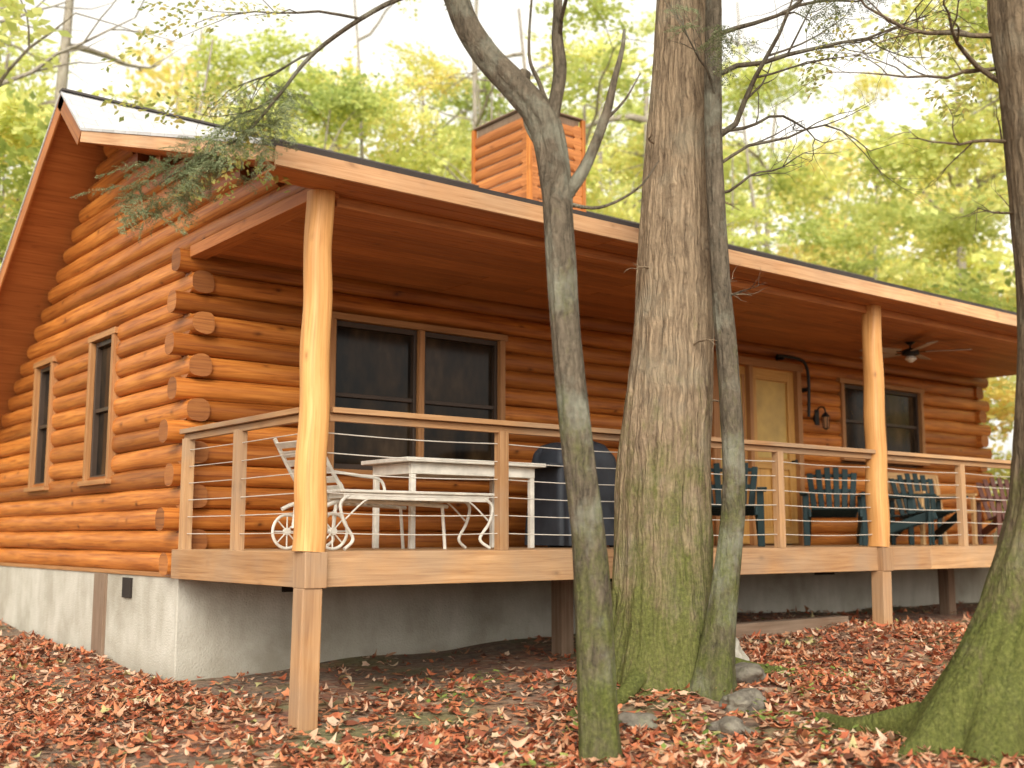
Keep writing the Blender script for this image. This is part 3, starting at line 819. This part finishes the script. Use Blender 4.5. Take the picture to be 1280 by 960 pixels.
def broad_template(n=60):
    C = []; D = []; L = []; Wd = []
    for i in range(n):
        t = i/n; x = 0.5*t; sgn = 1 if i % 2 else -1; an = sgn*NR.uniform(0.5, 1.2)
        C.append((x, sgn*NR.uniform(0, .14)*(1.2-t), -0.15*x*x+NR.normal(0, .04))); D.append((math.cos(an), math.sin(an), NR.normal(-.1, .35))); L.append(NR.uniform(.035, .065)); Wd.append(NR.uniform(.02, .034))
    return [np.array(a) for a in (C, D, L, Wd)]
BRD = [broad_template() for _ in range(3)]
def place_sprays(name, items, tpls, mat, parent):
    out = []
    for (p, d, sc) in items:
        C, D, L, Wd = R.choice(tpls)
        d = Vector((d.x, d.y, d.z*0.35-0.12)).normalized()
        up = Vector((R.gauss(0, .35), R.gauss(0, .35), 1)); s = up.cross(d).normalized(); u = d.cross(s)
        M = np.array([[d.x, s.x, u.x], [d.y, s.y, u.y], [d.z, s.z, u.z]])
        c = C@M.T*sc+np.array(p); dd = D@M.T; dd /= np.linalg.norm(dd, axis=1)[:, None]
        nn = np.array(u)[None]+NR.normal(0, .35, dd.shape); sd = np.cross(nn, dd); sd /= np.linalg.norm(sd, axis=1)[:, None]
        l = (L*sc)[:, None]; w = (Wd*sc)[:, None]/2
        out.append(np.stack([c, c+dd*l*.45+sd*w, c+dd*l, c+dd*l*.45-sd*w], 1))
    if out: return np_mesh(name, np.concatenate(out), mat, parent)

hem = empty('hemlock_tree')
mb = MB()
O = (1.426, -0.313, 0)
trunk(mb, O, [(1.02, -1.1), (1.03, -0.75), (1.05, -0.3), (1.07, 0.49), (1.16, 1.64), (1.21, 2.53), (1.27, 3.44), (1.30, 4.07), (1.4, 6), (1.5, 9.5)],
      [0.42, 0.37, 0.335, 0.31, 0.285, 0.245, 0.21, 0.2, 0.17, 0.06], 160, 0.5, 6, 0.06, 3.3, 0.03, 0, 1.7, 0.22)
tips = []
bt = Vector(O)+rv*1.3
for k in range(14):
    z = R.uniform(3.9, 8.5); a = R.uniform(0, 2*math.pi)
    grow(mb, bt+Vector((0.05*(z-4), 0, z)), (math.cos(a), math.sin(a), 0.1), R.uniform(1.6, 2.6), 0.03, 1, tips, 0.13, -0.01, 0, 9, 5)
for k in range(9):
    z = R.uniform(1.0, 3.6); a = R.uniform(-3.4, 0.4)
    grow(mb, Vector(O)+rv*1.17+Vector((0.24*math.cos(a), 0.24*math.sin(a), z)), (math.cos(a), math.sin(a), 0.2), R.uniform(0.12, 0.4), 0.01, 1, None, 0.2, 0.0)
mb.build('trunk', [M_bark], hem)
tips = [q for q in tips if q[0].z > 3.7]
place_sprays('foliage', [(p, (d+Vector((R.gauss(0, .6), R.gauss(0, .6), 0))), R.uniform(.6, 1.0)) for p, d in R.sample(tips, min(len(tips), 90))], SPR, M_needle, hem)

mt = empty('maple_tree'); mb = MB()
O = (0.375, -1.65, 0)
trunk(mb, O, [(0.49, -1.3), (0.475, -1.0), (0.433, -0.03), (0.367, 0.586), (0.308, 1.22), (0.27, 1.874), (0.255, 2.1), (0.19, 2.46), (0.047, 2.665), (-0.164, 2.91), (-0.306, 3.18), (-0.38, 3.6), (-0.2, 4.6), (0.0, 5.6)],
      [0.13, 0.108, 0.092, 0.087, 0.082, 0.08, 0.083, 0.09, 0.084, 0.074, 0.068, 0.062, 0.04, 0.02], 56, 0.4, 4, 0.09, 1.1, 0.025, 0, 1.0, 0.15)
def poly(pts, r0, r1, n=10, dy=0.0):
    P = smoothpath([Vector(O)+rv*a+Vector((0, dy*i, z)) for i, (a, z) in enumerate(pts)], 5)
    tube(mb, P, [r0+(r1-r0)*i/(len(P)-1) for i in range(len(P))], n, 0, None, 0.25)
poly([(0.25, 1.95), (0.32, 2.06), (0.4, 2.17), (0.463, 2.3), (0.55, 2.54), (0.6, 2.75), (0.647, 2.93), (0.66, 3.05)], 0.05, 0.008)
poly([(0.2, 2.35), (0.24, 2.55), (0.28, 2.787), (0.265, 3.0), (0.269, 3.23), (0.3, 4.2), (0.35, 5.2)], 0.05, 0.015)
poly([(0.24, 2.5), (0.16, 2.72), (0.1, 2.9), (0.12, 3.3)], 0.018, 0.006, 6)
poly([(0.2, 2.3), (0.12, 2.38), (0.07, 2.5), (0.1, 2.62)], 0.016, 0.005, 6)
poly([(0.55, 2.5), (0.66, 2.62), (0.75, 2.78)], 0.012, 0.004, 6)
poly([(0.3, 2.0), (0.5, 1.97), (0.72, 2.08), (0.85, 2.25)], 0.014, 0.004, 6)
poly([(0.03, 2.66), (0.06, 2.74), (0.08, 2.79)], 0.05, 0.035, 8)
tips = []; sp = []
limb = smoothpath([Vector(O)+rv*a+Vector((0, y, z)) for a, y, z in
    [(-0.34, 0, 3.35), (-0.75, 0.0, 3.2), (-1.1, 0.1, 2.95), (-1.3, 0.15, 2.68), (-1.5, 0.15, 2.44), (-1.8, 0.1, 2.28), (-2.02, 0.05, 2.12)]], 6)
tube(mb, limb, [0.018-0.015*i/(len(limb)-1) for i in range(len(limb))], 8, 0)
for i, p in enumerate(limb):
    if i > 16:
        for q in range(5):
            d = -rv*R.uniform(-.3, 1)+Vector((R.gauss(0, .6), R.gauss(0, .6), -.5)); sp.append((p+Vector((R.gauss(0, .08), R.gauss(0, .08), R.gauss(-.03, .07))), d, R.uniform(.3, .55)))
for s0, dr, L in ((8, (-.8, .3, .05), 1.0), (12, (-.5, .7, -.1), 0.8), (5, (-.5, -.1, .5), 1.1), (3, (-.2, .1, .9), 1.0), (18, (-.6, .8, -.3), .6)):
    grow(mb, limb[s0], dr, L, 0.010, 1, tips, 0.16, -0.02)
for k in range(12):
    z = R.uniform(2.9, 5.2); a = R.uniform(0, 2*math.pi)
    grow(mb, Vector(O)+rv*(-0.3 if k % 2 else 0.28)+Vector((0, 0, z)), (math.cos(a), math.sin(a), 0.5), R.uniform(0.8, 1.6), 0.014, 1, tips, 0.18, 0.0)
mb.build('trunk', [M_bark2], mt)
place_sprays('needles', sp, SPR, M_needle, mt)
place_sprays('foliage', [(p, d+Vector((R.gauss(0, .6), R.gauss(0, .6), 0)), R.uniform(.6, 1.0)) for p, d in R.sample(tips, min(len(tips), 120))], BRD, M_nearleaf, mt)

st = empty('beech_tree'); mb = MB()
O = (1.179, -0.628, 0); q = 0.9625
def sc(p): return [(a*q, 0.09+(z-0.09)*q) for a, z in p]
trunk(mb, O, sc([(1.36, -1.1), (1.39, -0.8), (1.455, -0.33), (1.54, 0.377), (1.53, 1.16), (1.484, 1.97), (1.463, 2.8), (1.486, 4.02), (1.55, 6.5)]),
      [0.13, 0.105, 0.085, 0.072, 0.066, 0.062, 0.058, 0.052, 0.02], 48, 0.6, 4, 0.09, 8.1, 0.03)
tips = []
b0 = Vector(O)+rv*1.42
for z, d, L, r in ((2.85, rv*1+Vector((0, 0, .55)), 1.5, .022), (2.9, rv*.8+Vector((.1, .2, .35)), 1.2, .016), (2.45, rv*1+Vector((0, -.2, .35)), .8, .012), (3.3, rv*1+Vector((0, 0, .3)), 1.6, .02),
                   (3.6, rv*1+Vector((.2, -.3, .1)), 1.5, .018), (3.1, -rv*.6+Vector((0, -.5, .5)), .8, .012), (1.7, rv*.9+Vector((0, -.3, .3)), .3, .007), (4.0, rv*1+Vector((0, .4, .05)), 1.9, .02),
                   (2.65, rv*1+Vector((0, .1, .25)), 1.3, .014)):
    grow(mb, b0+Vector((0, 0, z)), d, L, r, 2, tips if z > 3.2 else None, 0.19, 0.02, 0, 9, 5)
mb.build('trunk', [M_bark2], st)
place_sprays('foliage', [(p, d+Vector((R.gauss(0, .6), R.gauss(0, .6), 0)), R.uniform(.6, 1.0)) for p, d in R.sample(tips, min(len(tips), 60))], BRD, M_nearleaf, st)

rt = empty('hemlock_tree'); mb = MB()
O = (0.313, -1.73, 0)
trunk(mb, O, [(2.5, -1.25), (2.56, -0.95), (2.68, -0.6), (2.8, -0.25), (2.94, 0.3), (3.02, 1.3), (3.0, 2.0), (2.96, 2.6), (2.94, 3.4), (3.05, 6)],
      [0.38, 0.33, 0.27, 0.225, 0.195, 0.175, 0.165, 0.155, 0.15, 0.06], 96, 0.8, 6, 0.07, 2.2, 0.03, 0, 1.3, 0.22)
tips = []
for z, d, L, r in ((2.6, -rv+Vector((0, 0, .5)), 1.0, .02), (2.95, -rv+Vector((0, 0, .05)), 1.2, .018), (2.3, -rv+Vector((0, .2, .7)), .7, .014), (3.3, -rv+Vector((0, 0, .1)), 1.4, .02), (1.9, -rv+Vector((0, .4, .6)), .4, .01), (2.8, -rv+Vector((0, .3, -.25)), 1.0, .014)):
    grow(mb, Vector(O)+rv*2.95+Vector((0, 0, z)), d, L, r, 2, tips if z > 3.2 else None, 0.2, 0.02, 0, 9, 5)
mb.build('trunk', [M_bark3], rt)
tips = [q for q in tips if q[0].z > 3.2]
place_sprays('foliage', [(p, d+Vector((R.gauss(0, .6), R.gauss(0, .6), 0)), R.uniform(.5, .8)) for p, d in R.sample(tips, min(len(tips), 14))], SPR, M_needle, rt)

mb = MB()
def root(P, r0, r1):
    P = smoothpath([Vector((x, y, float(gz(x, y))+dz)) for x, y, dz in P], 5)
    tube(mb, P, [r0+(r1-r0)*i/(len(P)-1) for i in range(len(P))], 12, 0, None, 0.4)
root([(2.25, -2.95, .12), (2.15, -2.6, .02), (2.3, -2.2, -.02), (2.2, -1.8, -.06)], .08, .03)
root([(2.6, -1.1, .1), (2.9, -1.3, .02), (3.2, -1.25, -.01), (3.6, -1.5, -.05)], .07, .025)
root([(1.9, -1.1, .1), (1.6, -1.2, .02), (1.3, -1.1, -.01), (1.1, -1.2, -.05)], .07, .025)
mb.build('tree_roots', [M_bark3])

def rock(loc, s, seed, mat=None):
    import bmesh
    bm = bmesh.new(); bmesh.ops.create_icosphere(bm, subdivisions=4, radius=1)
    for v in bm.verts:
        f = noise.noise(v.co*1.1+Vector((seed, 0, 0)))*0.45+noise.noise(v.co*3+Vector((seed, 4, 0)))*0.14
        v.co = v.co*(1+f); v.co = Vector((v.co.x*s[0], v.co.y*s[1], v.co.z*s[2]))
    me = bpy.data.meshes.new('rock'); bm.to_mesh(me); bm.free()
    for p in me.polygons: p.use_smooth = True
    me.materials.append(mat or M_rock)
    o = bpy.data.objects.new('rock', me); COL.objects.link(o)
    o.location = (loc[0], loc[1], float(gz(*loc))+s[2]*0.3); o.rotation_euler[2] = seed
rock((2.95, -0.95), (.19, .12, .18), 1.0, M_palerock); rock((2.65, -1.35), (.17, .13, .09), 2.3); rock((2.15, -1.75), (.2, .14, .08), 3.7)
rock((1.75, -2.0), (.12, .1, .07), 8.7); rock((1.4, -1.55), (.14, .1, .06), 12.1)

C = []; D = []; Lh = []
for (cx, cy) in [(1.3, -2.2), (2.0, -2.0), (1.1, -1.4), (2.6, -1.9), (3.4, -1.6), (0.2, -2.0), (1.9, -2.5), (2.9, -1.4), (0.9, -0.4), (1.5, 0.1), (1.6, -1.7), (1.0, -2.3)]:
    for k in range(32):
        x = cx+R.gauss(0, .1); y = cy+R.gauss(0, .1); a = R.uniform(0, 6.28)
        C.append((x, y, float(gz(x, y))+R.uniform(.01, .1))); D.append((math.cos(a), math.sin(a), R.uniform(-.2, .6))); Lh.append(R.uniform(.03, .07))
C = np.array(C); D = np.array(D); D /= np.linalg.norm(D, axis=1)[:, None]; S = np.cross(np.array([[0, 0, 1.]]), D); S /= np.linalg.norm(S, axis=1)[:, None]
l = np.array(Lh)[:, None]
np_mesh('ground_plants', np.stack([C, C+D*l*.5+S*l*.28, C+D*l, C+D*l*.5-S*l*.28], 1), M_sprout)

mb = MB()
z = float(gz(5, .3)); beam(mb, (3.9, .5, z+.05), (6.1, .35, z+.07), .14, .14)
mb.build('landscape_timber', [M_old], None, 0.01)

# ------------------------------------------------------------------ forest behind
forest = empty('distant_forest')
def clump(seed):
    rg = np.random.default_rng(seed); C = []; D = []
    for i in range(30):
        a = rg.uniform(0, 2*np.pi); el = rg.normal(0.05, .45); L = rg.uniform(.5, 1.3)
        d = np.array([np.cos(a)*np.cos(el), np.sin(a)*np.cos(el), np.sin(el)])
        m = 22
        s = rg.uniform(.2, 1, m)[:, None]*L
        pts = d*s; pts[:, 2] -= 0.22*s[:, 0]**2
        pts += rg.normal(0, .09, pts.shape)*np.array([1, 1, .45])
        C.append(pts); D.append(d+rg.normal(0, .8, (m, 3)))
    C = np.concatenate(C); D = np.concatenate(D); D /= np.linalg.norm(D, axis=1)[:, None]
    nn = np.array([0, 0, 1.])+rg.normal(0, .55, D.shape); S = np.cross(nn, D); S /= np.linalg.norm(S, axis=1)[:, None]
    l = rg.uniform(.09, .16, len(C))[:, None]; w = l*.33
    return np.stack([C, C+D*l*.45+S*w, C+D*l, C+D*l*.45-S*w], 1)
CL = [clump(s) for s in range(1, 7)]
cv = []; ct = []
def put_clump(p, s, tone=None):
    V = CL[R.randrange(6)]
    a = R.uniform(0, 6.28); c, sn = math.cos(a), math.sin(a); fz = R.uniform(.55, .9)
    M = np.array([[c, -sn, 0], [sn, c, 0], [R.gauss(0, .15), R.gauss(0, .15), fz]])
    cv.append((V@M.T*s+np.array(p))); ct.append(np.full(len(V), R.uniform(0, 1) if tone is None else min(1, max(0, R.gauss(tone, .12)))))
CAMP = Vector((-3.58, -6.68, 0.09)); hv = Vector((0.618, 0.786, 0))
mb = MB()
def clear(x, y, m=1.0): return not (-1.2-m < x < W+1+m and -4 < y < 9.2+m)
trees = 0
while trees < 85:
    dist = R.uniform(17, 48); an = R.uniform(-0.62, 0.62)
    d = hv*math.cos(an)+rv*math.sin(an); p = CAMP+d*dist
    if not clear(p.x, p.y): continue
    trees += 1
    g = float(gz(p.x, p.y)); H = R.uniform(9, 17); r = R.choice((.08, .1, .13, .17, .22, .28))
    ln = Vector((R.gauss(0, .05), R.gauss(0, .05), 1))
    m = 12; P = [Vector((p.x, p.y, g-.2))+ln*H*i/m+Vector((math.sin(i*.9+trees)*.06, math.cos(i*.7)*.06, 0)) for i in range(m+1)]
    tube(mb, P, [r*(1-.8*i/m) for i in range(m+1)], 10, 0, None, .1)
    tp = []
    for k in range(R.randint(5, 9)):
        i = R.randint(3, m-1); a = R.uniform(0, 6.28)
        grow(mb, P[i], (math.cos(a), math.sin(a), R.uniform(.1, .7)), R.uniform(1.5, 3.5), r*.35, 1, tp, .14, 0, 0, 7, 3)
    R.shuffle(tp); tn = R.uniform(.1, .95)
    for (q_, _) in tp[:int(R.uniform(5, 12))]:
        put_clump(q_+Vector((R.gauss(0, .3), R.gauss(0, .3), R.gauss(0, .2))), R.uniform(.8, 1.5), tn)
for k in range(470):
    dist = R.uniform(17, 44); an = R.uniform(-0.6, 0.6)
    d = hv*math.cos(an)+rv*math.sin(an); p = CAMP+d*dist
    if not clear(p.x, p.y, 1.5): continue
    g = float(gz(p.x, p.y))
    put_clump(Vector((p.x, p.y, g+R.uniform(.6, 3+dist*.26))), R.uniform(.8, 1.7), R.uniform(0.05, .95))
for k in range(170):
    an = R.uniform(-0.6, 0.6); d = hv*math.cos(an)+rv*math.sin(an); p = CAMP+d*R.uniform(46, 62)
    put_clump(Vector((p.x, p.y, float(gz(p.x, p.y))+R.uniform(0, 18))), R.uniform(2.2, 3.6), R.uniform(.25, .9))
mb.build('tree_trunks', [M_barkbg], forest)
np_mesh('canopy', np.concatenate(cv), M_bgleaf, forest, None, np.concatenate(ct))

# ------------------------------------------------------------------ light
el = math.radians(36); az = Vector((-0.62, -0.78, 0)).normalized()
sd = Vector((az.x*math.cos(el), az.y*math.cos(el), math.sin(el)))
w = bpy.data.worlds.new('World'); SC.world = w; w.use_nodes = True
nt = w.node_tree; bg = nt.nodes['Background']
sky = nt.nodes.new('ShaderNodeTexSky'); sky.sky_type = 'NISHITA'; sky.sun_disc = False
sky.sun_elevation = el; sky.sun_rotation = math.atan2(az.x, az.y); sky.dust_density = 4.0; sky.air_density = 1.0
hs = nt.nodes.new('ShaderNodeHueSaturation'); hs.inputs['Saturation'].default_value = 0.0; hs.inputs['Value'].default_value = 2.45
nt.links.new(sky.outputs[0], hs.inputs['Color'])
warm = mixc(nt, 1.0, hs.outputs[0], (1.0, 0.975, 0.91), 'MULTIPLY')
nt.links.new(warm, bg.inputs[0]); bg.inputs[1].default_value = 0.15
L = bpy.data.lights.new('sun', 'SUN'); L.energy = 0.6; L.angle = math.radians(40); L.color = (1, 0.92, 0.79)
lo = bpy.data.objects.new('sun', L); COL.objects.link(lo); lo.rotation_euler = sd.to_track_quat('Z', 'Y').to_euler()

cam = bpy.data.cameras.new('camera'); co = bpy.data.objects.new('camera', cam); COL.objects.link(co)
cam.lens = 40.3; cam.sensor_width = 36; cam.clip_end = 600
co.location = CAMP
pt = math.radians(7.63)
co.rotation_euler = (hv*math.cos(pt)+Vector((0, 0, math.sin(pt)))).to_track_quat('-Z', 'Y').to_euler()
cam.dof.use_dof = True; cam.dof.focus_distance = 8.3; cam.dof.aperture_fstop = 1.3
SC.camera = co
SC.view_settings.view_transform = 'Standard'; SC.view_settings.look = 'None'; SC.view_settings.exposure = 0
